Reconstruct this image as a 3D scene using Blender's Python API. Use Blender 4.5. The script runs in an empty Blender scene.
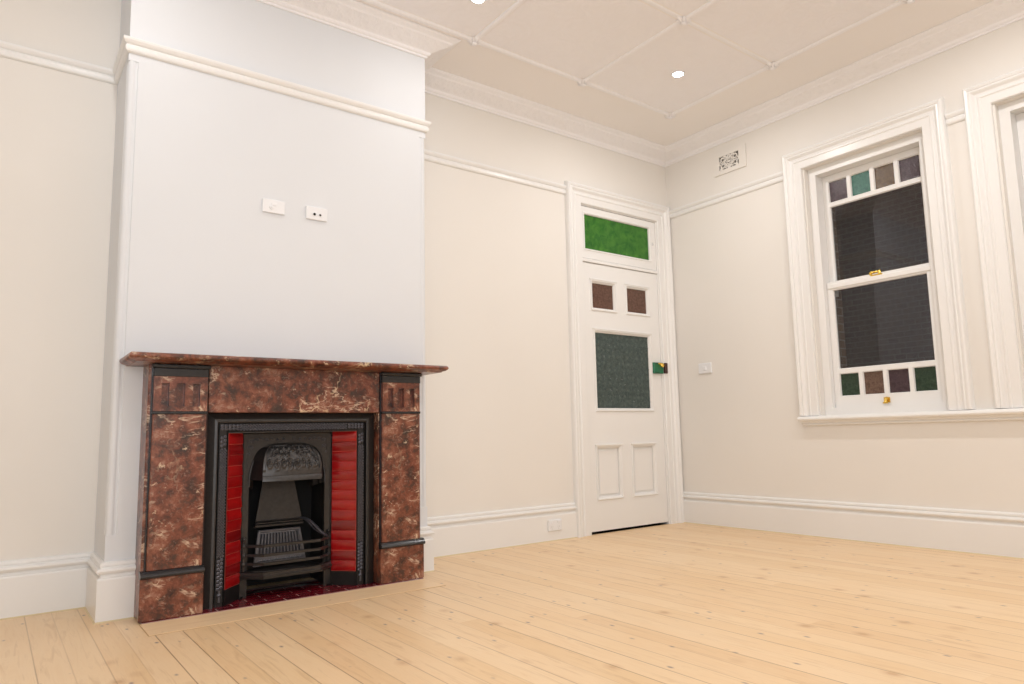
import bpy, math, random
from math import sin, cos, pi, radians, sqrt
from mathutils import Vector, Matrix, noise
random.seed(7)
S = 0.88                       # survey units -> metres
SC = bpy.context.scene
COL = SC.collection

# ------------------------------------------------------------------ materials
def newmat(name):
    m = bpy.data.materials.new(name); m.use_nodes = True
    nt = m.node_tree
    for n in list(nt.nodes): nt.nodes.remove(n)
    out = nt.nodes.new('ShaderNodeOutputMaterial')
    b = nt.nodes.new('ShaderNodeBsdfPrincipled')
    nt.links.new(b.outputs[0], out.inputs[0])
    return m, nt, b, out
def N(nt, t, **kw):
    n = nt.nodes.new(t)
    for k, v in kw.items():
        if k in n.inputs.keys(): n.inputs[k].default_value = v
        else: setattr(n, k, v)
    return n
def ramp(nt, fac, stops, interp='LINEAR'):
    r = nt.nodes.new('ShaderNodeValToRGB'); r.color_ramp.interpolation = interp
    el = r.color_ramp.elements
    while len(el) < len(stops): el.new(0.5)
    for e, (p, c) in zip(el, stops):
        e.position = p; e.color = tuple(c) + (1,) if len(c) == 3 else c
    nt.links.new(fac, r.inputs[0]); return r
def mix(nt, fac, a, b, mode='MIX'):
    m = nt.nodes.new('ShaderNodeMix'); m.data_type = 'RGBA'; m.blend_type = mode
    for sock, v in ((m.inputs[0], fac), (m.inputs[6], a), (m.inputs[7], b)):
        if hasattr(v, 'is_linked') or hasattr(v, 'links'): nt.links.new(v, sock)
        elif isinstance(v, (int, float)): sock.default_value = v
        else: sock.default_value = tuple(v) + (1,)
    return m.outputs[2]
def mapped(nt, scale=(1,1,1), rot=(0,0,0)):
    tc = nt.nodes.new('ShaderNodeTexCoord'); mp = nt.nodes.new('ShaderNodeMapping')
    mp.inputs['Scale'].default_value = scale; mp.inputs['Rotation'].default_value = rot
    nt.links.new(tc.outputs['Object'], mp.inputs[0]); return mp.outputs[0]
def noisetex(nt, vec, scale, detail=3, rough=.5, dist=0):
    n = N(nt, 'ShaderNodeTexNoise'); n.inputs['Scale'].default_value = scale
    n.inputs['Detail'].default_value = detail; n.inputs['Roughness'].default_value = rough
    n.inputs['Distortion'].default_value = dist
    nt.links.new(vec, n.inputs['Vector']); return n
def bump(nt, b, h, strength=.2, dist=.01):
    bp = N(nt, 'ShaderNodeBump'); bp.inputs['Strength'].default_value = strength
    bp.inputs['Distance'].default_value = dist
    nt.links.new(h, bp.inputs['Height']); nt.links.new(bp.outputs[0], b.inputs['Normal'])
def math_(nt, op, a, b=None, c=None):
    m = nt.nodes.new('ShaderNodeMath'); m.operation = op
    for i, v in enumerate((a, b, c)):
        if v is None: continue
        if isinstance(v, (int, float)): m.inputs[i].default_value = v
        else: nt.links.new(v, m.inputs[i])
    return m.outputs[0]

def paint(name, col, rough=.6, bs=.05, scale=90, spec=.4):
    m, nt, b, o = newmat(name)
    v = mapped(nt); n = noisetex(nt, v, scale, 2)
    n2 = noisetex(nt, v, 1.3, 2)
    r = ramp(nt, n2.outputs[0], [(.3, [c*.985 for c in col]), (.7, [min(1, c*1.01) for c in col])])
    nt.links.new(r.outputs[0], b.inputs['Base Color'])
    b.inputs['Roughness'].default_value = rough
    b.inputs['Specular IOR Level'].default_value = spec
    bump(nt, b, n.outputs[0], bs, .002)
    return m
def metal(name, col, rough=.3, met=1.0, bs=.0, spec=.5):
    m, nt, b, o = newmat(name)
    v = mapped(nt); n = noisetex(nt, v, 60, 3)
    r = ramp(nt, n.outputs[0], [(.3, [c*.85 for c in col]), (.7, [c*1.15 for c in col])])
    nt.links.new(r.outputs[0], b.inputs['Base Color'])
    b.inputs['Roughness'].default_value = rough; b.inputs['Metallic'].default_value = met
    b.inputs['Specular IOR Level'].default_value = spec
    if bs: bump(nt, b, n.outputs[0], bs, .002)
    return m

M = {}
M['wall'] = paint('wall_paint', (.85, .812, .762), .65, .06)
M['breast'] = paint('chimney_breast_paint', (.785, .80, .825), .65, .06)  # cooler, bluer white than the wall colour
M['trim'] = paint('trim_gloss_paint', (.88, .865, .845), .3, .02, 40)
M['ceil_plain'] = paint('ceiling_paint', (.94, .90, .875), .6, .04)
M['cornice'] = paint('cornice_paint', (.95, .935, .95), .55, .03)
M['plastic'] = paint('white_plastic', (.88, .88, .895), .25, 0, 10, .5)
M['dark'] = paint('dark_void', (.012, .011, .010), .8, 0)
M['black_marble'] = metal('black_slate', (.022, .021, .023), .22, 0, .02)
M['iron'] = metal('blackened_cast_iron', (.036, .032, .030), .34, .35, .25, .5)
M['iron_dark'] = metal('sooty_cast_iron', (.012, .011, .011), .5, .2, .3, .4)  # near-black cast iron, darker and rougher than the plain iron
M['iron_band'] = metal('polished_cast_iron', (.11, .11, .13), .28, .6, .03)  # slight blue tint paints in a cool reflection on the iron
M['brass'] = metal('polished_brass', (.80, .55, .12), .25, 1)
M['keeper'] = metal('dark_bronze', (.07, .035, .03), .4, .5)
M['lockgreen'] = metal('green_enamel', (.012, .16, .07), .25, 0, 0)
M['chrome'] = metal('satin_steel', (.6, .6, .6), .3, 1)
M['putty'] = paint('gap_filler', (.72, .58, .36), .6, .05)

def ceiling_mat():
    m, nt, b, o = newmat('embossed_ceiling_panel')
    v = mapped(nt)
    w = N(nt, 'ShaderNodeTexVoronoi'); w.inputs['Scale'].default_value = 5.5
    nt.links.new(v, w.inputs['Vector'])
    rings = math_(nt, 'SINE', math_(nt, 'MULTIPLY', w.outputs['Distance'], 34))
    n = noisetex(nt, v, 22, 3, .6, 1.5)
    h = math_(nt, 'ADD', math_(nt, 'MULTIPLY', rings, .35), n.outputs[0])
    b.inputs['Base Color'].default_value = (.94, .915, .93, 1); b.inputs['Roughness'].default_value = .6
    bump(nt, b, h, .32, .006); return m
M['ceil_panel'] = ceiling_mat()
def cornice_orn():
    m, nt, b, o = newmat('moulded_cornice_ornament')
    v = mapped(nt)
    w = N(nt, 'ShaderNodeTexVoronoi'); w.inputs['Scale'].default_value = 24
    nt.links.new(v, w.inputs['Vector'])
    n = noisetex(nt, v, 30, 2, .5, 2)
    h = math_(nt, 'ADD', w.outputs['Distance'], n.outputs[0])
    b.inputs['Base Color'].default_value = (.95, .935, .95, 1); b.inputs['Roughness'].default_value = .55
    bump(nt, b, h, .5, .01); return m
M['cornice_orn'] = cornice_orn()

def marble():
    m, nt, b, o = newmat('red_brown_marble')
    v = mapped(nt)
    n1 = noisetex(nt, v, 13, 10, .74, .3)
    base = ramp(nt, n1.outputs[0], [(.36, (.030, .013, .010)), (.44, (.095, .030, .018)), (.51, (.185, .056, .030)),
                                    (.57, (.26, .090, .050)), (.64, (.36, .19, .13))])
    nb = noisetex(nt, v, 2.6, 2, .5, .2)           # broad redder and browner patches
    br_ = ramp(nt, nb.outputs[0], [(.38, (0,0,0)), (.62, (1,1,1))])
    c0 = mix(nt, math_(nt, 'MULTIPLY', br_.outputs[0], .55), base.outputs[0], (.75, .42, .36), 'MULTIPLY')
    n2 = noisetex(nt, v, 60, 5, .7, .2)
    sp = ramp(nt, n2.outputs[0], [(.57, (0,0,0)), (.68, (1,1,1))])
    c1 = mix(nt, math_(nt, 'MULTIPLY', sp.outputs[0], .5), c0, (.42, .27, .20))
    n3 = noisetex(nt, v, 26, 5, .65, .2)
    dk = ramp(nt, n3.outputs[0], [(.36, (1,1,1)), (.46, (0,0,0))])
    c2 = mix(nt, math_(nt, 'MULTIPLY', dk.outputs[0], .6), c1, (.045, .028, .022))
    # fine crack veins from displaced cells
    nd = noisetex(nt, v, 7, 4, .6)
    md = nt.nodes.new('ShaderNodeMix'); md.data_type = 'RGBA'; md.blend_type = 'LINEAR_LIGHT'; md.inputs[0].default_value = .16
    nt.links.new(v, md.inputs[6]); nt.links.new(nd.outputs['Color'], md.inputs[7])
    def cell(scale, w, thr, amt, col, prev):
        vo = N(nt, 'ShaderNodeTexVoronoi'); vo.feature = 'DISTANCE_TO_EDGE'; vo.inputs['Scale'].default_value = scale
        nt.links.new(md.outputs[2], vo.inputs['Vector'])
        r_ = ramp(nt, vo.outputs['Distance'], [(0, (1,1,1)), (w, (0,0,0))])
        g = noisetex(nt, v, scale*.8+.37*scale, 3, .6)
        gt = ramp(nt, g.outputs[0], [(thr, (0,0,0)), (thr+.09, (1,1,1))])
        return mix(nt, math_(nt, 'MULTIPLY', math_(nt, 'MULTIPLY', r_.outputs[0], gt.outputs[0]), amt), prev, col)
    c3 = cell(9, .05, .50, .32, (.55, .40, .29), c2)
    c3 = cell(4.2, .035, .535, .9, (.74, .56, .36), c3)
    vs = mapped(nt, (.55, 1, 1.5), (0, radians(22), 0))
    ns = noisetex(nt, vs, 4.5, 5, .6, .5)
    ds = math_(nt, 'ABSOLUTE', math_(nt, 'SUBTRACT', ns.outputs[0], .5))
    vs_ = ramp(nt, ds, [(0, (1,1,1)), (.006, (.6,.6,.6)), (.012, (0,0,0))])
    gs = noisetex(nt, v, 5.5, 3, .6); gr_ = ramp(nt, gs.outputs[0], [(.49, (0,0,0)), (.58, (1,1,1))])
    c3 = mix(nt, math_(nt, 'MULTIPLY', math_(nt, 'MULTIPLY', vs_.outputs[0], gr_.outputs[0]), .85), c3, (.72, .55, .40))
    n7 = noisetex(nt, v, 17, 5, .7, .4)
    pt = ramp(nt, n7.outputs[0], [(.62, (0,0,0)), (.67, (1,1,1))])
    c5 = mix(nt, math_(nt, 'MULTIPLY', pt.outputs[0], .85), c3, (.70, .52, .36))
    nt.links.new(c5, b.inputs['Base Color'])
    b.inputs['Roughness'].default_value = .30
    b.inputs['Coat Weight'].default_value = .12; b.inputs['Coat Roughness'].default_value = .12
    return m
M['marble'] = marble()

def tile_red(name, c0, c1, rough, glaze=0):
    m, nt, b, o = newmat(name)
    v = mapped(nt); n = noisetex(nt, v, 9, 3)
    r = ramp(nt, n.outputs[0], [(.3, c0), (.7, c1)])
    tcz = nt.nodes.new('ShaderNodeTexCoord'); sz = nt.nodes.new('ShaderNodeSeparateXYZ'); nt.links.new(tcz.outputs['Object'], sz.inputs[0])
    wz = N(nt, 'ShaderNodeTexWhiteNoise', noise_dimensions='1D')
    nt.links.new(math_(nt, 'FLOOR', math_(nt, 'DIVIDE', math_(nt, 'ADD', sz.outputs[2], .001), .0575*S)), wz.inputs['W'])
    rz = ramp(nt, wz.outputs['Value'], [(0, (.38,.5,.6)), (.45, (.7,.7,.7)), (1, (1,1,1))])
    nt.links.new(mix(nt, glaze, r.outputs[0], rz.outputs[0], 'MULTIPLY'), b.inputs['Base Color'])
    b.inputs['Roughness'].default_value = rough; b.inputs['Specular IOR Level'].default_value = .5
    b.inputs['Coat Weight'].default_value = .3; b.inputs['Coat Roughness'].default_value = .05
    n2 = noisetex(nt, v, 25, 2); bump(nt, b, n2.outputs[0], .12, .004)
    return m
M['tile'] = tile_red('red_glazed_tile', (.30, .004, .007), (.52, .013, .012), .14, .85)
M['htile'] = tile_red('maroon_hearth_tile', (.10, .003, .009), (.18, .006, .014), .12)
M['grout'] = paint('red_grout', (.50, .07, .05), .8, .1)  # brightened joint colour paints in the glint on the tile edges
M['grout_pale'] = paint('pale_grout', (.40, .27, .24), .8, .1)

def floor_mat():
    m, nt, b, o = newmat('pine_floorboards')
    tc = nt.nodes.new('ShaderNodeTexCoord'); sep = nt.nodes.new('ShaderNodeSeparateXYZ')
    nt.links.new(tc.outputs['Object'], sep.inputs[0])
    W = .112*S
    u = math_(nt, 'DIVIDE', math_(nt, 'ADD', sep.outputs[0], 4.925*S+.0), W)
    idx = math_(nt, 'FLOOR', u); fr = math_(nt, 'FRACT', u)
    wn = N(nt, 'ShaderNodeTexWhiteNoise', noise_dimensions='1D'); nt.links.new(idx, wn.inputs['W'])
    rnd = wn.outputs['Value']
    # per-board butt joints
    L = 6.3
    yy = math_(nt, 'DIVIDE', math_(nt, 'ADD', sep.outputs[1], math_(nt, 'MULTIPLY', rnd, 9.7)), L)
    wn2 = N(nt, 'ShaderNodeTexWhiteNoise', noise_dimensions='2D')
    cb = nt.nodes.new('ShaderNodeCombineXYZ'); nt.links.new(idx, cb.inputs[0]); nt.links.new(math_(nt, 'FLOOR', yy), cb.inputs[1])
    nt.links.new(cb.outputs[0], wn2.inputs['Vector'])
    r2 = wn2.outputs['Value']
    # grain coordinates: stretched along the board, shifted per board
    cg = nt.nodes.new('ShaderNodeCombineXYZ')
    nt.links.new(math_(nt, 'MULTIPLY', sep.outputs[0], 1.0), cg.inputs[0])
    nt.links.new(math_(nt, 'ADD', math_(nt, 'MULTIPLY', sep.outputs[1], .07), math_(nt, 'MULTIPLY', r2, 17)), cg.inputs[1])
    nt.links.new(math_(nt, 'MULTIPLY', r2, 31), cg.inputs[2])
    g = noisetex(nt, cg.outputs[0], 34, 5, .6, 1.2)
    base = ramp(nt, r2, [(0, (.83, .575, .33)), (.4, (.88, .635, .385)), (.75, (.90, .665, .415)), (1, (.84, .585, .33))])
    gr = ramp(nt, g.outputs[0], [(.30, (.80, .72, .62)), (.48, (1,1,1)), (.62, (.97, .94, .90)), (.78, (.86, .78, .70))])
    c = mix(nt, .75, base.outputs[0], gr.outputs[0], 'MULTIPLY')
    # soft blotches (worn pale finish)
    bn = noisetex(nt, tc.outputs['Object'], 2.2, 3, .5)
    bl = ramp(nt, bn.outputs[0], [(.35, (0,0,0)), (.7, (1,1,1))])
    c = mix(nt, math_(nt, 'MULTIPLY', bl.outputs[0], .16), c, (.90, .74, .54))
    # knots
    ck = nt.nodes.new('ShaderNodeCombineXYZ')
    nt.links.new(math_(nt, 'MULTIPLY', sep.outputs[0], 1.0), ck.inputs[0]); nt.links.new(math_(nt, 'MULTIPLY', sep.outputs[1], .7), ck.inputs[1])
    vo = N(nt, 'ShaderNodeTexVoronoi'); vo.inputs['Scale'].default_value = 6.5; vo.inputs['Randomness'].default_value = 1
    nz = noisetex(nt, ck.outputs[0], 30, 2)
    nt.links.new(ck.outputs[0], vo.inputs['Vector'])
    dk = math_(nt, 'ADD', vo.outputs['Distance'], math_(nt, 'MULTIPLY', math_(nt, 'SUBTRACT', nz.outputs[0], .5), .05))
    sc = nt.nodes.new('ShaderNodeSeparateColor'); nt.links.new(vo.outputs['Color'], sc.inputs[0])
    on = math_(nt, 'GREATER_THAN', sc.outputs[0], .38)
    kr = ramp(nt, dk, [(.05, (1,1,1)), (.11, (.45,.45,.45)), (.22, (0,0,0))])
    c = mix(nt, math_(nt, 'MULTIPLY', math_(nt, 'MULTIPLY', kr.outputs[0], on), .55), c, (.50, .25, .10))
    # dark filled nail / knot specks, bluish
    vo2 = N(nt, 'ShaderNodeTexVoronoi'); vo2.inputs['Scale'].default_value = 12
    cs = nt.nodes.new('ShaderNodeCombineXYZ')
    nt.links.new(math_(nt, 'MULTIPLY', sep.outputs[0], 1.25), cs.inputs[0]); nt.links.new(math_(nt, 'MULTIPLY', sep.outputs[1], .62), cs.inputs[1])
    nz2 = noisetex(nt, cs.outputs[0], 60, 2)
    nt.links.new(cs.outputs[0], vo2.inputs['Vector'])
    d2 = math_(nt, 'ADD', vo2.outputs['Distance'], math_(nt, 'MULTIPLY', math_(nt, 'SUBTRACT', nz2.outputs[0], .5), .07))
    s2 = nt.nodes.new('ShaderNodeSeparateColor'); nt.links.new(vo2.outputs['Color'], s2.inputs[0])
    on2 = math_(nt, 'GREATER_THAN', s2.outputs[1], .16)
    k2 = ramp(nt, d2, [(.045, (1,1,1)), (.085, (.45,.45,.45)), (.135, (0,0,0))])
    c = mix(nt, math_(nt, 'MULTIPLY', math_(nt, 'MULTIPLY', k2.outputs[0], on2), .85), c, (.30, .21, .20))
    # seams
    ed = math_(nt, 'MINIMUM', fr, math_(nt, 'SUBTRACT', 1, fr))
    sm = ramp(nt, ed, [(.012, (1,1,1)), (.028, (0,0,0))])
    wn3 = N(nt, 'ShaderNodeTexWhiteNoise', noise_dimensions='1D'); nt.links.new(math_(nt, 'ADD', math_(nt, 'ROUND', u), .3), wn3.inputs['W'])
    sv = noisetex(nt, tc.outputs['Object'], 1.7, 2)
    amt = math_(nt, 'MULTIPLY', math_(nt, 'ADD', math_(nt, 'MULTIPLY', wn3.outputs['Value'], .75), .10), math_(nt, 'ADD', sv.outputs[0], .3))
    c = mix(nt, math_(nt, 'MULTIPLY', sm.outputs[0], amt), c, (.24, .11, .04))
    by = math_(nt, 'FRACT', yy); ey = math_(nt, 'MINIMUM', by, math_(nt, 'SUBTRACT', 1, by))
    sb = ramp(nt, ey, [(.00015, (1,1,1)), (.0004, (0,0,0))])
    nt.links.new(c, b.inputs['Base Color'])
    b.inputs['Roughness'].default_value = .36; b.inputs['Specular IOR Level'].default_value = .35
    hh = math_(nt, 'SUBTRACT', math_(nt, 'MULTIPLY', g.outputs[0], .12), sm.outputs[0])
    bump(nt, b, hh, .35, .002)
    return m
M['floor'] = floor_mat()
def strip_mat():
    m, nt, b, o = newmat('pine_border_board')
    v = mapped(nt, (.08, 1, 1)); g = noisetex(nt, v, 36, 5, .6, 1)
    r = ramp(nt, g.outputs[0], [(.3, (.82, .57, .33)), (.5, (.92, .68, .42)), (.75, (.87, .62, .37))])
    v2 = mapped(nt); k = noisetex(nt, v2, 14, 2); kr = ramp(nt, k.outputs[0], [(.70, (0,0,0)), (.76, (1,1,1))])
    c = mix(nt, math_(nt, 'MULTIPLY', kr.outputs[0], .6), r.outputs[0], (.42, .24, .13))
    nt.links.new(c, b.inputs['Base Color']); b.inputs['Roughness'].default_value = .36
    b.inputs['Specular IOR Level'].default_value = .35
    return m
M['strip'] = strip_mat()

def clear_glass():
    m, nt, b, o = newmat('clear_window_glass')
    nt.nodes.remove(b)
    t = N(nt, 'ShaderNodeBsdfTransparent'); t.inputs[0].default_value = (.93, .94, .93, 1)
    g = N(nt, 'ShaderNodeBsdfGlossy'); g.inputs['Roughness'].default_value = .012; g.inputs[0].default_value = (1, .96, 1, 1)
    f = N(nt, 'ShaderNodeFresnel'); f.inputs[0].default_value = 1.5
    mx = N(nt, 'ShaderNodeMixShader'); nt.links.new(f.outputs[0], mx.inputs[0])
    nt.links.new(t.outputs[0], mx.inputs[1]); nt.links.new(g.outputs[0], mx.inputs[2])
    nt.links.new(mx.outputs[0], o.inputs[0]); return m
M['glass'] = clear_glass()
def tinted(name, c0, c1, scale=60, rough=.22, spec=.5, dist=.004):
    m, nt, b, o = newmat(name)
    v = mapped(nt); n = noisetex(nt, v, scale, 4, .65, .6)
    r = ramp(nt, n.outputs[0], [(.35, c0), (.68, c1)])
    nt.links.new(r.outputs[0], b.inputs['Base Color'])
    b.inputs['Roughness'].default_value = rough; b.inputs['Specular IOR Level'].default_value = spec
    vo = N(nt, 'ShaderNodeTexVoronoi'); vo.inputs['Scale'].default_value = scale*1.6; nt.links.new(v, vo.inputs['Vector'])
    bump(nt, b, vo.outputs['Distance'], .35, dist)
    t = N(nt, 'ShaderNodeBsdfTransparent'); t.inputs[0].default_value = tuple(min(1, c*2.5) for c in c1) + (1,)
    mx = N(nt, 'ShaderNodeMixShader'); mx.inputs[0].default_value = .15
    nt.links.new(b.outputs[0], mx.inputs[1]); nt.links.new(t.outputs[0], mx.inputs[2]); nt.links.new(mx.outputs[0], o.inputs[0])
    return m
M['g_green'] = tinted('green_cathedral_glass', (.010, .13, .006), (.065, .25, .022), 15)
M['g_brown'] = tinted('brown_textured_glass', (.10, .045, .030), (.19, .10, .07), 50)
M['g_slate'] = tinted('slate_green_figured_glass', (.045, .068, .065), (.085, .12, .11), 34, .2)
def floral():
    m = M['g_slate']; nt = m.node_tree
    b = [n for n in nt.nodes if n.type == 'BSDF_PRINCIPLED'][0]
    src = b.inputs['Base Color'].links[0].from_socket
    v = mapped(nt); vo = N(nt, 'ShaderNodeTexVoronoi'); vo.inputs['Scale'].default_value = 19; vo.inputs['Randomness'].default_value = .25
    nt.links.new(v, vo.inputs['Vector'])
    r = ramp(nt, vo.outputs['Distance'], [(.10, (1,1,1)), (.16, (.1,.1,.1)), (.24, (.7,.7,.7)), (.30, (0,0,0))])
    nt.links.new(mix(nt, math_(nt, 'MULTIPLY', r.outputs[0], .35), src, (.17, .22, .20)), b.inputs['Base Color'])
floral()
M['g_purple'] = tinted('purple_textured_glass', (.045, .025, .032), (.10, .062, .072), 70)
M['g_teal'] = tinted('teal_textured_glass', (.010, .10, .07), (.05, .20, .14), 70)
M['g_amber'] = tinted('amber_textured_glass', (.085, .045, .018), (.17, .10, .04), 70)
M['g_dkgreen'] = tinted('dark_green_textured_glass', (.014, .036, .020), (.045, .080, .046), 60)
M['g_rust'] = tinted('rust_textured_glass', (.11, .06, .042), (.22, .14, .10), 60)

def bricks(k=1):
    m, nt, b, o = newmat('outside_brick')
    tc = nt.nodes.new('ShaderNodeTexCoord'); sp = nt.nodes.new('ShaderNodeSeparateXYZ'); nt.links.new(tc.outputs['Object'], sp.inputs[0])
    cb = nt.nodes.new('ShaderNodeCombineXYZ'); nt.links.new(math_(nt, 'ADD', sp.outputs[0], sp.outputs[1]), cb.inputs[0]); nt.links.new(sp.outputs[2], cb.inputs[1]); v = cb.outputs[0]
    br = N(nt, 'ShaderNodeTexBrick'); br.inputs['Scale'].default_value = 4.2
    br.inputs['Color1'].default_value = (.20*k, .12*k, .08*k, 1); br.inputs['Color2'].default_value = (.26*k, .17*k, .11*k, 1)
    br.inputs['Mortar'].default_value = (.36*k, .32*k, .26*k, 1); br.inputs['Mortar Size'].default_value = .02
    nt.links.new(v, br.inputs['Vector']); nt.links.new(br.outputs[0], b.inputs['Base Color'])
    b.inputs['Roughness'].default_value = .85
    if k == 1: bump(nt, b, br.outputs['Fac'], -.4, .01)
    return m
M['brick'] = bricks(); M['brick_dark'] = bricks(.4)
def emit(name, col, s):
    m, nt, b, o = newmat(name)
    b.inputs['Base Color'].default_value = (.9, .9, .9, 1)
    b.inputs['Emission Color'].default_value = tuple(col)+(1,); b.inputs['Emission Strength'].default_value = s
    return m
M['lamp'] = emit('lamp_diffuser', (1, .97, .93), 30)

# ------------------------------------------------------------------ mesh helpers
class MB:
    def __init__(s): s.v = []; s.f = []; s.m = []
    def add(s, vs, fs, mi=0):
        o = len(s.v); s.v += [tuple(v) for v in vs]; s.f += [tuple(i+o for i in f) for f in fs]; s.m += [mi]*len(fs); return s
    def box(s, x0, x1, y0, y1, z0, z1, mi=0, bev=0):
        x0, x1 = sorted((x0, x1)); y0, y1 = sorted((y0, y1)); z0, z1 = sorted((z0, z1))
        if bev:
            return s.bbox(x0, x1, y0, y1, z0, z1, bev, mi)
        V = [(x0,y0,z0),(x1,y0,z0),(x1,y1,z0),(x0,y1,z0),(x0,y0,z1),(x1,y0,z1),(x1,y1,z1),(x0,y1,z1)]
        return s.add(V, [(0,3,2,1),(4,5,6,7),(0,1,5,4),(1,2,6,5),(2,3,7,6),(3,0,4,7)], mi)
    def bbox(s, x0, x1, y0, y1, z0, z1, b, mi=0):
        b = min(b, (x1-x0)*.45, (y1-y0)*.45, (z1-z0)*.45)
        lo = (x0, y0, z0); hi = (x1, y1, z1); V = []; idx = {}
        for c in range(8):
            sg = [(c >> k) & 1 for k in range(3)]
            for ax in range(3):       # vertex lying on the face normal to ax
                p = []
                for k in range(3):
                    e = hi[k] if sg[k] else lo[k]
                    p.append(e if k == ax else (e-b if sg[k] else e+b))
                idx[(c, ax)] = len(V); V.append(p)
        F = []
        for ax in range(3):
            for sd in (0, 1):
                o = [k for k in range(3) if k != ax]
                cs = []
                for a, bb in ((0,0),(1,0),(1,1),(0,1)):
                    cs.append((sd << ax) | (a << o[0]) | (bb << o[1]))
                F.append(tuple(idx[(c, ax)] for c in cs))
        for ax in range(3):           # edge chamfers parallel to ax
            o = [k for k in range(3) if k != ax]
            for a in (0, 1):
                for bb in (0, 1):
                    c0 = (a << o[0]) | (bb << o[1]); c1 = c0 | (1 << ax)
                    F.append((idx[(c0, o[0])], idx[(c1, o[0])], idx[(c1, o[1])], idx[(c0, o[1])]))
        for c in range(8): F.append((idx[(c,0)], idx[(c,1)], idx[(c,2)]))
        return s.add(V, F, mi)
    def prism(s, poly, mp, h0, h1, mi=0):
        n = len(poly); V = [mp(a, b, h0) for a, b in poly] + [mp(a, b, h1) for a, b in poly]
        F = [tuple(range(n))[::-1], tuple(range(n, 2*n))] + [(i, (i+1) % n, (i+1) % n+n, i+n) for i in range(n)]
        return s.add(V, F, mi)
    def sweep(s, path, prof, mp, closed=False, mi=0, caps=True, mis=None):
        """path: 2D points; prof: (offset to the left of travel, height); mp(a,b,h)->xyz"""
        n = len(path); rings = []
        for i in range(n):
            p = Vector(path[i])
            pr = Vector(path[i-1]) if (i > 0 or closed) else None
            nx = Vector(path[(i+1) % n]) if (i < n-1 or closed) else None
            d0 = (p-pr).normalized() if pr is not None else None
            d1 = (nx-p).normalized() if nx is not None else None
            if d0 is None: d0 = d1
            if d1 is None: d1 = d0
            n0 = Vector((-d0.y, d0.x)); n1 = Vector((-d1.y, d1.x))
            m = (n0+n1); m = m/max(1e-6, (1+n0.dot(n1)))
            rings.append([mp(p.x+m.x*o, p.y+m.y*o, h) for o, h in prof])
        k = len(prof); V = [v for r in rings for v in r]; o = len(s.v)
        s.v += [tuple(v) for v in V]
        segs = n if closed else n-1
        for i in range(segs):
            j = (i+1) % n
            for a in range(k):
                b = (a+1) % k
                s.f.append((o+i*k+a, o+i*k+b, o+j*k+b, o+j*k+a)); s.m.append(mis[a] if mis else mi)
        if not closed and caps:
            s.f.append(tuple(o+a for a in range(k))[::-1]); s.m.append(mi)
            s.f.append(tuple(o+(n-1)*k+a for a in range(k))); s.m.append(mi)
        return s
    def tube(s, pts, r, seg=10, mi=0):
        pts = [Vector(p) for p in pts]; n = len(pts); rings = []
        up = Vector((0,0,1))
        for i, p in enumerate(pts):
            d = (pts[min(i+1, n-1)]-pts[max(i-1, 0)]).normalized()
            a = d.cross(up)
            if a.length < 1e-3: a = d.cross(Vector((1,0,0)))
            a.normalize(); b = a.cross(d)
            rr = r[i] if isinstance(r, (list, tuple)) else r
            rings.append([p+(a*cos(2*pi*k/seg)+b*sin(2*pi*k/seg))*rr for k in range(seg)])
        V = [v for q in rings for v in q]
        F = [(i*seg+k, i*seg+(k+1) % seg, (i+1)*seg+(k+1) % seg, (i+1)*seg+k) for i in range(n-1) for k in range(seg)]
        F += [tuple(range(seg))[::-1], tuple((n-1)*seg+k for k in range(seg))]
        return s.add(V, F, mi)
    def lathe(s, c, prof, axis='z', seg=24, mi=0):
        V = []; n = len(prof); c = Vector(c)
        for r, h in prof:
            for k in range(seg):
                a = 2*pi*k/seg
                p = {'z': (r*cos(a), r*sin(a), h), 'y': (r*cos(a), h, r*sin(a)), 'x': (h, r*cos(a), r*sin(a))}[axis]
                V.append(c+Vector(p))
        F = [(i*seg+k, i*seg+(k+1) % seg, (i+1)*seg+(k+1) % seg, (i+1)*seg+k) for i in range(n-1) for k in range(seg)]
        F += [tuple(range(seg))[::-1], tuple((n-1)*seg+k for k in range(seg))]
        return s.add(V, F, mi)
    def grid(s, rows, mi=0):
        n = len(rows); k = len(rows[0]); V = [v for r in rows for v in r]
        return s.add(V, [(i*k+j, i*k+j+1, (i+1)*k+j+1, (i+1)*k+j) for i in range(n-1) for j in range(k-1)], mi)
    def build(s, name, mats, parent=None, origin=None, smooth=False, angle=35):
        if not isinstance(mats, (list, tuple)): mats = [mats]
        if origin is None:
            xs = [v[0] for v in s.v]; ys = [v[1] for v in s.v]; zs = [v[2] for v in s.v]
            origin = ((min(xs)+max(xs))/2, (min(ys)+max(ys))/2, min(zs))
        O = Vector(origin)
        me = bpy.data.meshes.new(name)
        me.from_pydata([tuple((Vector(v)-O)*S) for v in s.v], [], s.f)
        for m in mats: me.materials.append(m)
        me.polygons.foreach_set('material_index', s.m)
        import bmesh
        bm = bmesh.new(); bm.from_mesh(me); bmesh.ops.recalc_face_normals(bm, faces=bm.faces)
        if smooth:
            for f in bm.faces: f.smooth = True
            for e in bm.edges:
                if len(e.link_faces) == 2 and e.calc_face_angle(0) > radians(angle): e.smooth = False
        bm.to_mesh(me); bm.free(); me.update()
        ob = bpy.data.objects.new(name, me); COL.objects.link(ob)
        if parent is not None:
            ob.parent = parent; ob.location = O*S - Vector(world_loc(parent))
        else: ob.location = O*S
        return ob
def world_loc(o):
    p = Vector(o.location)
    while o.parent: o = o.parent; p += Vector(o.location)
    return p
def empty(name, loc, parent=None):
    o = bpy.data.objects.new(name, None); COL.objects.link(o); o.empty_display_size = .05
    o.location = Vector(loc)*S
    if parent: o.parent = parent; o.location = Vector(loc)*S - world_loc(parent)
    return o
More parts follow.
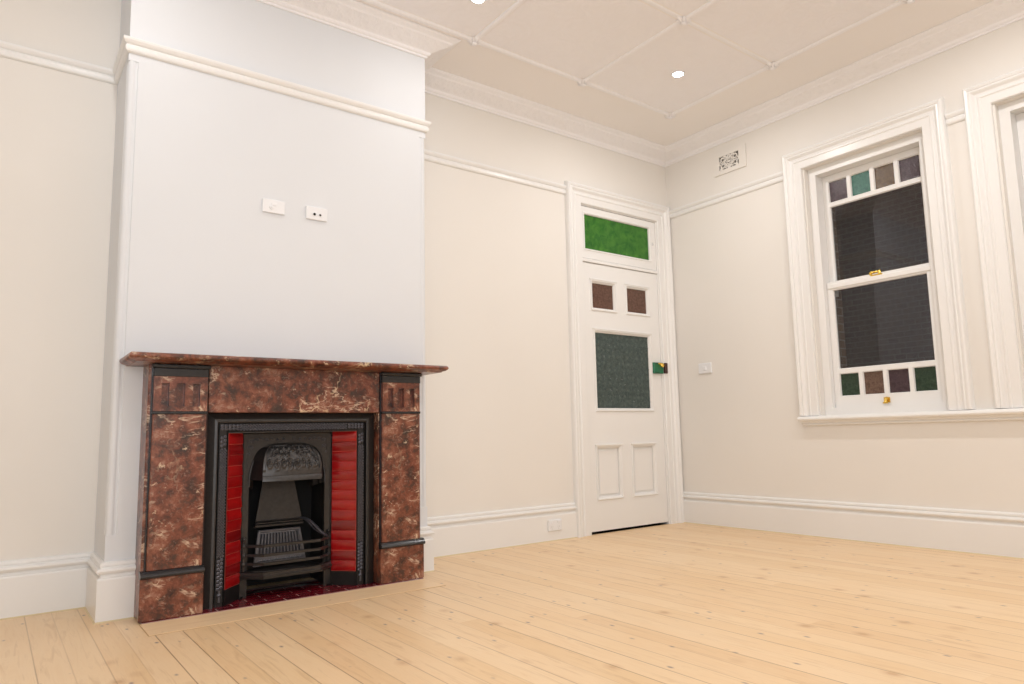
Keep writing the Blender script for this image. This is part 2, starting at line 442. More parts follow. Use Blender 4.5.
def tag(o, label=None, cat=None, group=None, kind=None):
    if label: o['label'] = label
    if cat: o['category'] = cat
    if group: o['group'] = group
    if kind: o['kind'] = kind
    return o
def struct(o, label=None, cat=None): return tag(o, label, cat, None, 'structure')

XYZ = lambda a, b, h: (a, b, h)                 # plan sweep
YZx = lambda a, b, h: (-h, a, b)                # on the east wall (x=0), h out into the room
XZy = lambda a, b, h: (a, -h, b)                # on the north wall (y=0), h out into the room
def XZat(y0): return lambda a, b, h: (a, y0-h, b)

# ------------------------------------------------------------------ room shell
CZ = 3.59                       # ceiling height
RW, RS = -7.0, -6.0             # west and south walls
BL, BR, BD = -4.746, -2.956, -.433   # chimney breast
T = .30
# floor: laid around the hearth
HX0, HX1, HY = -4.606, -3.100, -.642
fl = MB().box(RW-T, T*0+.0, RS-T, 0, -.06, 0)
struct(fl.build('floor', M['floor'], origin=(0,0,0)), 'pale pine floorboards with knots and dark nail marks', 'floor')
struct(MB().box(RW-T, T, RS-T, T, CZ, CZ+.1).build('ceiling', M['ceil_plain'], origin=(0,0,CZ)), 'warm white ceiling panelled with thin straps', 'ceiling')
DX0, DX1, DZ = -1.165, -.180, 2.885     # door opening
n = MB(); n.box(RW-T, DX0, 0, T, 0, CZ).box(DX1, T, 0, T, 0, CZ).box(DX0, DX1, 0, T, DZ, CZ)
struct(n.build('wall_north', M['wall'], origin=(0,0,0)), 'cream painted wall with the chimney breast and door', 'wall')
WC = -1.963; WH = .475                  # window centre and half opening
W2C = WC - 1.404
WZ0, WZ1 = .947, 2.975
e = MB(); ys = [(T, WC+WH), (WC-WH, W2C+WH), (W2C-WH, RS-T)]
for a, b in ys: e.box(0, T, b, a, 0, CZ)
for c in (WC, W2C): e.box(0, T, c-WH, c+WH, 0, WZ0).box(0, T, c-WH, c+WH, WZ1, CZ)
struct(e.build('wall_east', M['wall'], origin=(0,0,0)), 'cream painted wall with two tall sash windows', 'wall')
struct(MB().box(RW-T, RW, RS, 0, 0, CZ).build('wall_west', M['wall'], origin=(RW,0,0)), 'plain cream wall on the left of the room', 'wall')
OX0, OX1, OZ = -6.7, -4.3, 2.7  # opening added in the south wall to let the fill light in
struct(MB().box(RW-T, OX0, RS-T, RS, 0, CZ).box(OX1, 0, RS-T, RS, 0, CZ).box(OX0, OX1, RS-T, RS, OZ, CZ).build('wall_south', M['wall'], origin=(0,RS,0)), 'plain cream wall behind the viewer', 'wall')
# chimney breast with fireplace opening and staff beads on its corners
r = .020; za, zb = .406, 2.893
br = MB()
def breast_poly(bead):
    if not bead: return [(BL, 0), (BL, BD), (-4.30, BD), (-4.30, 0)], [(-3.42, 0), (-3.42, BD), (BR, BD), (BR, 0)], None
    L = [(BL, 0), (BL, BD+2.4*r)]
    cx, cy = BL+r, BD+r
    L += [(BL+.006, BD+2.2*r)] + [(cx+r*cos(radians(a)), cy+r*sin(radians(a))) for a in range(140, 311, 17)] + [(BL+2.2*r, BD+.006), (BL+2.4*r, BD)]
    Lp = L + [(-4.30, BD), (-4.30, 0)]
    mirror = [(BL+BR-x, y) for x, y in L][::-1]
    Rp = [(-3.42, 0), (-3.42, BD)] + mirror
    return Lp, Rp, None
for (z0, z1, bead) in ((0, za, False), (za, zb, True), (zb, CZ, False)):
    Lp, Rp, _ = breast_poly(bead)
    br.prism(Lp, XYZ, z0, z1); br.prism(Rp, XYZ, z0, z1)
br.box(-4.30, -3.42, BD, 0, .95, CZ)
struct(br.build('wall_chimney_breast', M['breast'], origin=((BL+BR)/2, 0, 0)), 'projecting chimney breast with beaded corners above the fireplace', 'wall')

# skirting
SK = [(0,0),(.030,0),(.030,.198),(.026,.206),(.017,.210),(.014,.222),(.017,.228),(.030,.230),(.034,.240),(.030,.250),(.018,.252),(.016,.258),(.020,.264),(.019,.274),(.012,.280),(0,.282)]
def flip(p): return [(-o, h) for o, h in p]
def skirt(name, path, side, label):
    m = MB().sweep(path, SK if side > 0 else flip(SK), XYZ)
    return struct(m.build(name, M['trim']), label, 'skirting board')
EW = -1.338                              # outer edge of door architrave
skirt('baseboard_left', [(RW, 0), (BL, 0), (BL, BD), (-4.612, BD)], -1, 'tall white skirting left of the fireplace, wrapping the chimney breast')
skirt('baseboard_middle', [(-3.092, BD), (BR, BD), (BR, 0), (EW, 0)], -1, 'tall white skirting between the fireplace and the door')
skirt('baseboard_right', [(0, 0), (0, RS)], -1, 'tall white skirting under the windows')
pt_ = MB(); PT = [(.028,0),(.037,0),(.031,.006),(.028,.006)]
for pa in ([(RW, 0), (BL, 0), (BL, BD), (-4.612, BD)], [(-3.092, BD), (BR, BD), (BR, 0), (EW, 0)], [(0, 0), (0, RS)]): pt_.sweep(pa, flip(PT), XYZ)
struct(pt_.build('trim_8', M['putty']), 'thin yellow filler line where the skirting meets the floor', 'filler line')
skirt('baseboard_west', [(RW, RS), (RW, 0)], -1, 'white skirting on the left wall')
# picture rails: bottom at z=2.935
PR = [(0,0),(.008,0),(.020,.006),(.026,.016),(.026,.034),(.020,.040),(.018,.046),(.030,.052),(.042,.066),(.044,.078),(.036,.084),(.018,.082),(.012,.088),(0,.090)]
PR = [(o*.72, h*.94+2.934) for o, h in PR]
def rail(name, path, label):
    return struct(MB().sweep(path, flip(PR), XYZ).build(name, M['trim']), label, 'picture rail')
rail('trim_1', [(RW, 0), (BL, 0), (BL, BD), (BR, BD), (BR, 0), (EW, 0)], 'white picture rail stepping round the chimney breast to the door')
rail('trim_2', [(0, -.005), (0, -1.316)], 'white picture rail between the corner and the window')
rail('trim_3', [(0, -2.592), (0, -2.722)], 'short piece of picture rail between the two windows')
rail('trim_9', [(0, -4.03), (0, RS), (RW, RS), (RW, -.05)], 'picture rail on the walls behind the viewer')
# cornice
CB = 3.478; CP = .185
CO = [(0,CB),(.010,CB),(.013,CB+.006),(.013,CB+.012),(.024,CB+.018),(.030,CB+.026),(.033,CB+.034),(.045,CB+.040),(.075,CB+.052),(.110,CB+.066),(.140,CB+.078),(.148,CB+.088),(.160,CB+.092),(.175,CB+.098),(CP,CB+.106),(CP,CZ),(0,CZ)]
mis = [0]*len(CO)
for i in (7,8,9): mis[i] = 1
path = [(RW,0),(BL,0),(BL,BD),(BR,BD),(BR,0),(0,0),(0,RS),(RW,RS)]
struct(MB().sweep(path, flip(CO), XYZ, closed=True, mis=mis).build('trim_4', [M['cornice'], M['cornice_orn']]), 'moulded white plaster cornice around the ceiling', 'cornice')
# ceiling straps and embossed panels
G = 1.012; gx = [-.672-G*i for i in range(6)]; gy = [-.672-G*i for i in range(5)]
nb = 0
pan = MB()
for i in range(5):
    for j in range(4):
        pan.box(gx[i+1]+.03, gx[i]-.03, gy[j+1]+.03, gy[j]-.03, CZ-.0008, CZ+.02)
struct(pan.build('trim_5', M['ceil_panel'], origin=(0,0,CZ)), 'embossed plaster ceiling panels inside the strap grid', 'ceiling panel')
st = MB(); SP = [(-.022,CZ+.001),(-.018,CZ-.010),(-.008,CZ-.016),(.008,CZ-.016),(.018,CZ-.010),(.022,CZ+.001)]
for x in gx: st.sweep([(x, gy[-1]), (x, gy[0])], SP, XYZ)
for k_, y in enumerate(gy): st.sweep([(gx[-1], y), (gx[0], y)], SP if k_ == 0 else [(o*.8, CZ+(h-CZ)*.35) for o, h in SP], XYZ)
struct(st.build('trim_6', M['cornice'], origin=(0,0,CZ)), 'thin white straps crossing the ceiling in squares', 'ceiling strap')
ros0 = MB()
ros0.lathe((0,0,CZ), [(.001,-.040),(.014,-.038),(.020,-.030),(.018,-.018),(.034,-.016),(.036,-.004),(.036,.001)])
for k in range(8):
    a = k*pi/4; rr = .052 if k % 2 == 0 else .040
    c, s_ = cos(a), sin(a)
    P = lambda u, w, h: (c*u-s_*w, s_*u+c*w, CZ+h)
    ros0.add([P(.02,0,-.030), P(rr*.75,.017,-.012), P(rr*.75,-.017,-.012), P(rr+.014,0,-.006), P(rr*.75,.019,.001), P(rr*.75,-.019,.001), P(rr*.6,0,-.028)],
             [(0,1,6),(0,6,2),(1,3,6),(2,6,3),(1,4,3),(2,3,5)])
first = None
for i, x in enumerate(gx):
    for j, y in enumerate(gy):
        if not (x > -4.2 and y > -3.8): continue
        if first is None:
            first = ros0.build('ceiling_rosette', M['cornice'], origin=(0,0,CZ)); o = first
        else:
            o = first.copy(); COL.objects.link(o)
        o.location = (x*S, y*S, CZ*S)
        where = {(0,0):'on the strap corner nearest the door corner of the room',
                 (1,0):'on the strap crossing second from the corner, above the door side',
                 (2,0):'on the strap crossing just right of the chimney breast',
                 (3,0):'on the strap crossing above the chimney breast',
                 (0,1):'on the strap crossing nearest the air vent side',
                 (1,1):'on the inner crossing beyond the brightest downlight',
                 (0,2):'on the strap crossing above the first window'}.get((i,j), '%s from window wall, %s from door wall' % (['first','second','third','fourth','fifth'][i], ['first','second','third','fourth'][j]))
        tag(o, 'small ceiling flower rosette '+where, 'ceiling rosette', 'rosettes on the ceiling strap crossings')

# ------------------------------------------------------------------ door
door = empty('door_1', ((DX0+DX1)/2, 0, 0)); struct(door, 'white panelled door with coloured glass panes and a green glass transom', 'door')
# architrave profile: offset to outside, height into the room
AR = [(0,0),(0,.018),(.006,.024),(.060,.024),(.066,.030),(.074,.030),(.082,.024),(.098,.026),(.112,.040),(.120,.044),(.130,.040),(.136,.046),(.150,.050),(.160,.044),(.166,.030),(.168,0)]
AT = 3.073
a = MB().sweep([(DX0,0),(DX0,DZ),(DX1,DZ),(DX1,0)], [(o*.173/.168, h) for o, h in AR], XZy)
a.build('architrave', M['trim'], door)
# jambs, head and transom bar
j = MB(); j.box(DX0-.03, DX0+.012, -.004, .20, 0, DZ).box(DX1-.012, DX1+.03, -.004, .20, 0, DZ).box(DX0+.012, DX1-.012, -.003, .20, DZ-.008, DZ+.03)
j.box(DX0, DX1, -.010, .16, 2.362, 2.392, bev=.004)
j.build('jamb', M['trim'], door)
def panelled(x0, x1, z0, z1, holes, y0, y1):
    """board with rectangular holes (non overlapping), built from grid cells"""
    xs = sorted({x0, x1} | {h[0] for h in holes} | {h[1] for h in holes})
    zs = sorted({z0, z1} | {h[2] for h in holes} | {h[3] for h in holes})
    nx, nz = len(xs)-1, len(zs)-1
    def solid(i, k):
        if i < 0 or k < 0 or i >= nx or k >= nz: return False
        cx, cz = (xs[i]+xs[i+1])/2, (zs[k]+zs[k+1])/2
        return not any(h[0] < cx < h[1] and h[2] < cz < h[3] for h in holes)
    V = []; F = []
    def q(*p): o = len(V); V.extend(p); F.append((o, o+1, o+2, o+3))
    for i in range(nx):
        for k in range(nz):
            if not solid(i, k): continue
            a, b, c, d = xs[i], xs[i+1], zs[k], zs[k+1]
            q((a,y0,c),(b,y0,c),(b,y0,d),(a,y0,d)); q((b,y1,c),(a,y1,c),(a,y1,d),(b,y1,d))
            if not solid(i-1,k): q((a,y1,c),(a,y0,c),(a,y0,d),(a,y1,d))
            if not solid(i+1,k): q((b,y0,c),(b,y1,c),(b,y1,d),(b,y0,d))
            if not solid(i,k-1): q((a,y1,c),(b,y1,c),(b,y0,c),(a,y0,c))
            if not solid(i,k+1): q((a,y0,d),(b,y0,d),(b,y1,d),(a,y1,d))
    return V, F
def rect_path(x0, x1, z0, z1): return [(x0,z0),(x1,z0),(x1,z1),(x0,z1)]   # ccw: left of travel = inside
LY0, LY1 = .004, .052        # leaf faces
lx0, lx1 = DX0+.014, DX1-.014
small = [(-1.060,-.756,1.936,2.206), (-.626,-.322,1.936,2.206)]
big = [(-1.044,-.322,1.044,1.760)]
low = [(-1.062,-.762,.282,.740), (-.628,-.320,.282,.740)]
leaf = MB(); V, F = panelled(lx0, lx1, .020, 2.358, small+big+low, LY0, LY1); leaf.add(V, F)
for (a0,a1,c0,c1) in low:     # fielded lower panels
    leaf.box(a0-.002, a1+.002, LY0+.022, LY1-.006, c0-.002, c1+.002)
    leaf.box(a0+.040, a1-.040, LY0+.015, LY0+.024, c0+.040, c1-.040, bev=.006)
lf = leaf.build('door_leaf', M['trim'], door)
BM = [(0,-.020),(0,.006),(.006,.012),(.014,.009),(.018,.001),(.026,-.004),(.030,-.012),(.030,-.020)]
for (a0,a1,c0,c1), g in zip(small+big+low, ['g_brown','g_brown','g_slate',None,None]):
    b_ = MB().sweep(rect_path(a0-.006, a1+.006, c0-.006, c1+.006), [(o, h) for o, h in BM], lambda a, b, h: (a, LY0-h, b), closed=True)
    if g is None: b_.box(a0-.012, a1+.012, LY0-.016, LY0+.004, c1-.002, c1+.014, bev=.004)
    else: b_.box(a0-.014, a1+.014, LY0-.014, LY0+.004, c1+.002, c1+.016, bev=.004)
    b_.build('panel_moulding', M['trim'], lf)
    if g:
        gp = MB().box(a0-.002, a1+.002, LY0+.016, LY0+.022, c0-.002, c1+.002)
        if g == 'g_slate':   # pressed flower pattern standing up from the pane
            rr = 0
            zz = c0+.035
            while zz < c1-.02:
                xx = a0+.03+(.035 if rr % 2 else 0)
                while xx < a1-.02:
                    gp.lathe((xx, LY0+.016, zz), [(.001,-.003),(.004,-.003),(.009,0),(.009,.001)], 'y', 6)
                    xx += .07
                zz += .05; rr += 1
        o = gp.build('glass_pane', M[g], lf); o['label'] = {'g_brown': 'small square brown textured glass pane', 'g_slate': 'large slate green figured glass pane'}[g]
# transom sash
ts = MB(); V, F = panelled(lx0, lx1, 2.398, DZ-.012, [(-1.122,-.266,2.476,2.816)], LY0, LY1); ts.add(V, F)
tr = ts.build('transom_sash', M['trim'], door)
MB().sweep(rect_path(-1.128,-.260,2.470,2.822), [(0,-.018),(0,.004),(.008,.007),(.016,.002),(.020,-.008),(.020,-.018)], lambda a, b, h: (a, LY0-h, b), closed=True).build('glazing_bead', M['trim'], tr)
o = MB().box(-1.124, -.264, LY0+.014, LY0+.020, 2.474, 2.818).build('glass_pane', M['g_green'], tr); o['label'] = 'bright green mottled glass transom pane'
MB().box(-.240,-.226,LY0-.008,LY0+.001,2.640,2.668,bev=.003).build('transom_catch', M['chrome'], tr)
# hinges
for z in (2.12, .52):
    MB().lathe((DX0+.013, -.004, z), [(.006,-.045),(.006,.045)], 'z', 10).build('hinge', M['trim'], door)
# rim lock
lk = MB().box(-.322, -.188, LY0-.030, LY0+.001, 1.394, 1.498, bev=.005).build('rim_lock', M['lockgreen'], door); lk['label'] = 'green enamelled rim lock box'
MB().box(-.312,-.250,LY0-.033,LY0-.028,1.402,1.406).box(-.312,-.250,LY0-.033,LY0-.028,1.486,1.490).build('lock_border', M['iron_dark'], lk)
kb = MB().lathe((-.232, LY0-.030, 1.470), [(.012,0),(.010,-.012),(.018,-.020),(.020,-.030),(.012,-.038),(.001,-.039)], 'y', 16).box(-.262,-.205,LY0-.034,LY0-.028,1.482,1.494, bev=.002)
kb.build('brass_knob', M['brass'], lk, smooth=True)
MB().box(-.182,-.148,-.044,-.016,1.396,1.496,bev=.004).build('lock_keeper', M['keeper'], door)
# dark hallway behind door
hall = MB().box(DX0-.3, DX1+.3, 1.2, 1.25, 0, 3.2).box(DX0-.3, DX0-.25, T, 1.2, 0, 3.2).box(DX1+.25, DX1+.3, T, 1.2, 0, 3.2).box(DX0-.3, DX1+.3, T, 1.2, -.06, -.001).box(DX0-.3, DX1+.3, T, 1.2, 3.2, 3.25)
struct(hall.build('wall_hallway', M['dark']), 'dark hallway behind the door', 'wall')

# ------------------------------------------------------------------ windows
def quad_box_path(yc, h, z0, z1):   # open path going up one side, across and down: left of travel = outside
    return [(yc-h, z0), (yc-h, z1), (yc+h, z1), (yc+h, z0)]
def make_window(yc, name, label, colours_top, colours_bot):
    w = empty(name, (0, yc, WZ0)); struct(w, label, 'sash window')
    c0 = yc+.012
    # architrave: outer half width .64, inner .485
    ih = .478
    prof = [(o*.162/.168, h) for o, h in AR]
    a = MB().sweep(quad_box_path(c0, ih, WZ0, 2.98), prof, YZx); a.build('architrave', M['trim'], w)
    # stepped linings receding to the sashes
    ln = MB()
    for (h0, h1, x0, x1, zt, zu) in ((.410, .4745, .052, .195, 2.914, 2.9745),):
        for s in (-1, 1): ln.box(x0, x1, yc+s*h0, yc+s*h1, WZ0+.055, zt)
        ln.box(x0, x1, yc-h1, yc+h1, zt, zu)
    ln.box(.052, .195, yc-.4745, yc+.4745, WZ0+.0005, WZ0+.055)
    for s in (-1, 1): ln.box(.150, .1505, yc+s*.4095, yc+s*.410, WZ0+.06, 2.91)
    ln.build('frame_lining', M['trim'], w)
    # upper sash (outer), lower sash (inner)
    def sash(nm, xf, zb, zt, rail_b, rail_t, panes, cols, glasses):
        xb = xf+.038
        s_ = MB()
        outer = (yc-.4085, yc+.4085)
        holes = [(yc-.362, yc+.362, a, b) for a, b in panes[:1]]
        q = .362*2; bar = .030; sw = (q-3*bar)/4
        pz0, pz1 = panes[1]
        hs = []
        for k in range(4):
            y1 = yc+.362-k*(sw+bar); hs.append((y1-sw, y1, pz0, pz1))
        V, F = panelled(outer[0], outer[1], zb, zt, holes+hs, 0, 1)
        V = [(xf+(xb-xf)*p[1], p[0], p[2]) for p in V]
        s_.add(V, F)
        ob = s_.build(nm, M['trim'], w)
        for (a, b, c, d) in holes+hs:     # bevelled glazing rebate
            MB().sweep(rect_path(a-.001, b+.001, c-.001, d+.001), [(0,.0005),(.006,-.010),(.006,-.022),(0,-.022)], lambda p, q_, h: (xf-h, p, q_), closed=True).build('glazing_bead', M['trim'], ob)
        a, b, c, d = holes[0]
        gl = MB().box(xf+.019, xf+.023, a-.003, b+.003, c-.003, d+.003).build('glass_pane', M['glass'], ob)
        for h, cn in zip(hs, cols):
            g_ = MB().box(xf+.018, xf+.024, h[0]-.003, h[1]+.003, h[2]-.003, h[3]+.003).build('coloured_pane', M[cn], ob)
            g_['label'] = glasses[cn]
        return ob
    names = {'g_purple':'dark purple textured pane','g_teal':'teal green textured pane','g_amber':'amber brown textured pane','g_dkgreen':'dark green textured pane','g_rust':'rust brown textured pane'}
    up = sash('upper_sash', .150, 1.965, 2.912, 0, 0, [(2.012, 2.649), (2.682, 2.862)], colours_top, names)
    lo = sash('lower_sash', .098, WZ0+.056, 2.016, 0, 0, [(1.308, 1.948), (1.092, 1.272)], colours_bot, names)
    # meeting rail lip and horns
    MB().box(.088, .140, yc-.400, yc+.400, 1.957, 1.998, bev=.006).build('meeting_rail', M['trim'], lo)
    for s in (-1, 1):
        yy = yc+s*.380
        MB().prism([(.150,1.966),(.185,1.966),(.185,1.905),(.172,1.900),(.165,1.925),(.152,1.940)], lambda a, b, h: (a, h, b), yy-.02, yy+.02).build('sash_horn', M['trim'], up)
    # brass fastener and lift
    f = MB().box(.090, .130, yc-.045, yc+.045, 1.997, 2.008, bev=.002)
    f.lathe((.104, yc-.022, 2.006), [(.013,0),(.013,.016),(.009,.022),(.009,.032),(.001,.036)])
    f.tube([(.104, yc-.022, 2.026), (.100, yc+.01, 2.028), (.096, yc+.042, 2.024)], [.008,.007,.009]); f.lathe((.100, yc+.045, 2.014), [(.001,-.008),(.012,-.004),(.012,.014),(.001,.020)])
    f.build('sash_fastener', M['brass'], lo, smooth=True)
    l = MB().box(.092, .098, yc-.024, yc+.024, 1.026, 1.066, bev=.002)
    l.tube([(.094, yc, 1.058), (.080, yc, 1.052), (.072, yc, 1.036), (.066, yc, 1.022)], [.013,.012,.011,.013])
    l.box(.062,.076, yc-.020, yc+.020, 1.018, 1.030, bev=.004)
    l.build('sash_lift', M['brass'], lo, smooth=True)
    return w
make_window(WC, 'window_1', 'tall white double hung window nearer the corner, with coloured panes top and bottom',
            ['g_purple','g_teal','g_amber','g_purple'], ['g_dkgreen','g_rust','g_purple','g_dkgreen'])
make_window(W2C, 'window_2', 'second tall white double hung window, mostly cut off by the right edge',
            ['g_teal','g_amber','g_purple','g_teal'], ['g_rust','g_dkgreen','g_dkgreen','g_rust'])
# continuous stool and apron below both windows
SL = [(0,.905),(.052,.905),(.064,.911),(.068,.921),(.064,.932),(.052,.942),(0,.947)]
sl = MB().sweep([(-1.276,0.0),(-4.03,0.0)], [(-o, h) for o, h in SL], lambda a, b, h: (b, a, h)) if False else MB()
sl.prism([(-o, h) for o, h in SL], lambda a, b, h: (a, h, b), -4.06, -1.312)
sl.box(0, .10, WC-WH, WC+WH, .915, .9465); sl.box(0, .10, W2C-WH, W2C+WH, .915, .9465)
APR = [(0,.868),(.014,.868),(.022,.872),(.024,.880),(.020,.886),(.030,.890),(.036,.905),(0,.905)]
sl.prism([(-o, h) for o, h in APR], lambda a, b, h: (a, h, b), -4.03, -1.330)
struct(sl.build('trim_7', M['trim'], origin=(0,-2.6,.868)), 'long white window sill running under both windows', 'window sill')
# outside: brick reveals and neighbouring brick wall in the dark
ob = MB()
for c in (WC, W2C):
    for s in (-1, 1): ob.box(.197, T+.01, c+s*.402, c+s*.4745, WZ0, 2.97)
struct(ob.build('wall_outside_reveal', M['brick']), 'rough brick window reveal outside in the dark', 'brickwork')
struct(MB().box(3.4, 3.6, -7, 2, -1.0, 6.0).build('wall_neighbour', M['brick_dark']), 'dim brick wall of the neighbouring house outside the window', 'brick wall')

# ------------------------------------------------------------------ mantelpiece
XC = -3.855
SH = .008                        # hearth tile height
mp_ = empty('marble_mantelpiece', (XC, -.52, 0)); tag(mp_, 'red-brown veined marble mantelpiece with black slate bands against the chimney breast', 'mantelpiece')
fy = -.634
for s in (-1, 1):
    def X(a): return XC+s*a
    slab = MB().box(X(.758), X(.479), -.600, BD, SH, 1.250, bev=.003)
    slab.build('side_slab', M['marble'], mp_)
    MB().box(X(.746), X(.739), -.612, -.598, .22, 1.245).box(X(.489), X(.483), -.612, -.598, .22, 1.245).build('inlay_strip', M['black_marble'], mp_)
    MB().box(X(.764), X(.480), fy, -.599, SH, .207, bev=.003).build('plinth_block', M['marble'], mp_)
    # slate moulding above the plinth
    pr = [(0,0),(.036,0),(.046,.004),(.050,.012),(.046,.020),(.040,.026),(.030,.034),(.024,.036),(0,.036)]
    x0, x1 = sorted((X(.765), X(.4795)))
    MB().prism([(-.600-o, .206+h) for o, h in pr], lambda a, b, h: (h, a, b), x0, x1).build('plinth_moulding', M['black_marble'], mp_)
    MB().box(X(.738), X(.490), fy+.004, -.603, .241, .997, bev=.003).build('pilaster_shaft', M['marble'], mp_)
    MB().box(X(.742), X(.486), fy-.004, -.603, .996, 1.010, bev=.002).build('slate_band', M['black_marble'], mp_)
    # fluted block
    fb = MB(); a0, a1 = .490, .738; z0, z1 = 1.010, 1.184
    w = a1-a0; us = [(.14,.28),(.43,.57),(.72,.86)]
    edges = sorted([a0, a1]+[a0+w*u for p in us for u in p])
    holes = [(a0+w*p[0], a0+w*p[1], z0+.024, z1-.034) for p in us]
    V, F = panelled(a0, a1, z0, z1, holes, 0, 1)
    fb.add([(X(p[0]), fy-.001+.029*p[1], p[2]) for p in V], F)
    fb.box(X(a0), X(a1), fy+.027, -.6005, z0, z1)
    fb.build('fluted_block', M['marble'], mp_)
    cp = MB().box(X(.742), X(.486), fy-.004, -.603, 1.184, 1.226, bev=.003).box(X(.750), X(.478), fy-.014, -.603, 1.226, 1.246, bev=.004)
    cp.build('slate_capital', M['black_marble'], mp_)
MB().box(XC-.4795, XC+.4795, -.612, -.470, 1.004, 1.248, bev=.003).build('frieze', M['marble'], mp_)
# shelf: sweep of a moulded edge around three sides
se = [(0,1.247),(.010,1.247),(.016,1.252),(.030,1.256),(.040,1.263),(.044,1.272),(.042,1.281),(.034,1.287),(0,1.288)]
hx, fyS = .868, -.770
pth = [(XC-hx+.044, BD), (XC-hx+.044, fyS+.044), (XC+hx-.044, fyS+.044), (XC+hx-.044, BD)]
sf = MB().sweep(pth, [(-o, h) for o, h in se], XYZ)
sf.box(XC-hx+.044, XC+hx-.044, fyS+.044, BD, 1.247, 1.288)
sf.build('mantel_shelf', M['marble'], mp_, smooth=True, angle=50)

# ------------------------------------------------------------------ hearth
he = empty('tiled_hearth', (XC, -.55, 0)); tag(he, 'glossy maroon tiled hearth floor inside the marble surround, with a curved iron kerb', 'hearth')
MB().box(HX0, HX1, -.643, -.20, .0005, SH-.002).build('grout_bed', M['grout_pale'], he)
TW = .172; rows = []
yy = -.641; k = 0
tl = MB(); rh = .056
while yy < -.30:
    x = HX0+.001-(TW/2 if k % 2 else 0)
    while x < HX1:
        a, b = max(x, HX0+.001), min(x+TW-.007, HX1-.001)
        if b-a > .01:
            tl.box(a, b, yy, yy+rh-.0045, .002, SH+.0006*random.random(), bev=.001)
        x += TW
    yy += rh; k += 1
tl.build('hearth_tiles', M['htile'], he)
arc = [(XC-.262,-.463),(XC-.235,-.425),(XC-.20,-.375),(XC-.15,-.335),(XC-.08,-.318),(XC,-.312),(XC+.08,-.318),(XC+.15,-.335),(XC+.20,-.375),(XC+.235,-.425),(XC+.262,-.463)]
MB().sweep(arc, [(-.005,SH-.002),(-.005,SH+.006),(-.002,SH+.009),(.002,SH+.009),(.005,SH+.006),(.005,SH-.002)], XYZ).build('iron_kerb', M['iron_dark'], he)
# pine border boards in front of hearth, mitred
bd = MB(); y1, y0 = -.6435, -.890; xa, xb = -4.640, -3.060
xa, xb = -4.612, -3.098
bd.prism([(xa,y1),(xb,y1),(xb,y0),(xa,y0)], XYZ, .0004, .003)
bo = bd.build('hearth_border_board', M['strip']); tag(bo, 'pale pine border board set in the floor along the front of the hearth', 'floor board')
sg = MB().box(xa-.004, xb+.004, y0-.007, y0, .0003, .0012).box(xa-.005, xa, y0, y1, .0003, .0012).box(xb, xb+.005, y0, y1, .0003, .0012)
sg.build('joint_line', paint('joint_shadow_filler', (.60,.40,.22), .6), bo)  # brown filler line around the border board

# ------------------------------------------------------------------ cast iron register grate
ri = empty('cast_iron_fireplace_insert', (XC, -.45, 0)); tag(ri, 'black cast iron fireplace insert with arched hood, red tile cheeks and fire bars', 'fireplace insert')
Z0 = SH
# plain bevelled outer frame
def u_path(h, z): return [(XC-h, Z0), (XC-h, z), (XC+h, z), (XC+h, Z0)]    # left of travel = outward
MB().sweep(u_path(.416, .952), [(0,.552),(0,.566),(.006,.570),(.018,.568),(.056,.546),(.064,.532),(.0655,.50),(0,.50)], lambda a, b, h: (a, -h, b)).build('outer_frame', M['iron'], ri)
of = MB().sweep(u_path(.362, .903), [(0,.44),(0,.556),(.004,.560),(.008,.553),(.040,.553),(.043,.559),(.046,.558),(.048,.548),(.048,.50),(.02,.50),(.02,.44)], lambda a, b, h: (a, -h, b))
ofo = of.build('inner_frame', M['iron_dark'], ri)
# diamond lattice studs along the inner frame
dm = MB()
def stud(cx, cz, r, y=-.553, hgt=.005):
    q = r*.72
    V = [(cx-r,y,cz),(cx,y,cz-r),(cx+r,y,cz),(cx,y,cz+r),(cx-q,y-hgt,cz),(cx,y-hgt,cz-q),(cx+q,y-hgt,cz),(cx,y-hgt,cz+q)]
    dm.add(V, [(0,1,5,4),(1,2,6,5),(2,3,7,6),(3,0,4,7),(4,5,6,7)])
pitch = .0150
for s in (-1, 1):
    dm = MB()
    z = .26
    k = 0
    while z < .82:
        for c in ((-.5, .5) if k % 2 else (-1, 0, 1)):
            stud(XC+s*.386+c*pitch*.95, z, .0072)
        z += pitch*.55; k += 1
    # scroll blocks top and bottom, urn at the foot
    for zz0, zz1 in ((.835, .895), (.10, .245)):
        q = zz0
        while q < zz1:
            for c in (-1, 1): dm.lathe((XC+s*.387+c*.008, -.553, q+.004*c), [(.008,0),(.009,-.004),(.005,-.006),(.003,-.003),(.001,-.003)], 'y', 8)
            q += .020
    dm.lathe((XC+s*.387, -.553, .065), [(.010,0),(.010,-.005),(.004,-.008),(.001,-.009)], 'y', 10)
    dm.box(XC+s*.387-.005, XC+s*.387+.005, -.559, -.553, .03, .09)
    dm.build('lattice_ornament', M['iron_band'], ofo)
dm = MB()
x = XC-.30; k = 0
while x < XC+.30:
    for c in ((-.5, .5) if k % 2 else (-1, 0, 1)): stud(x, .927+c*pitch*.95, .0072)
    x += pitch*.55; k += 1
for s in (-1, 1):
    q = .315
    while q < .40:
        for c in (-1, 1): dm.lathe((XC+s*q, -.553, .928+c*.008), [(.008,0),(.009,-.004),(.005,-.006),(.003,-.003),(.001,-.003)], 'y', 8)
        q += .02
dm.build('lattice_ornament', M['iron_band'], ofo)
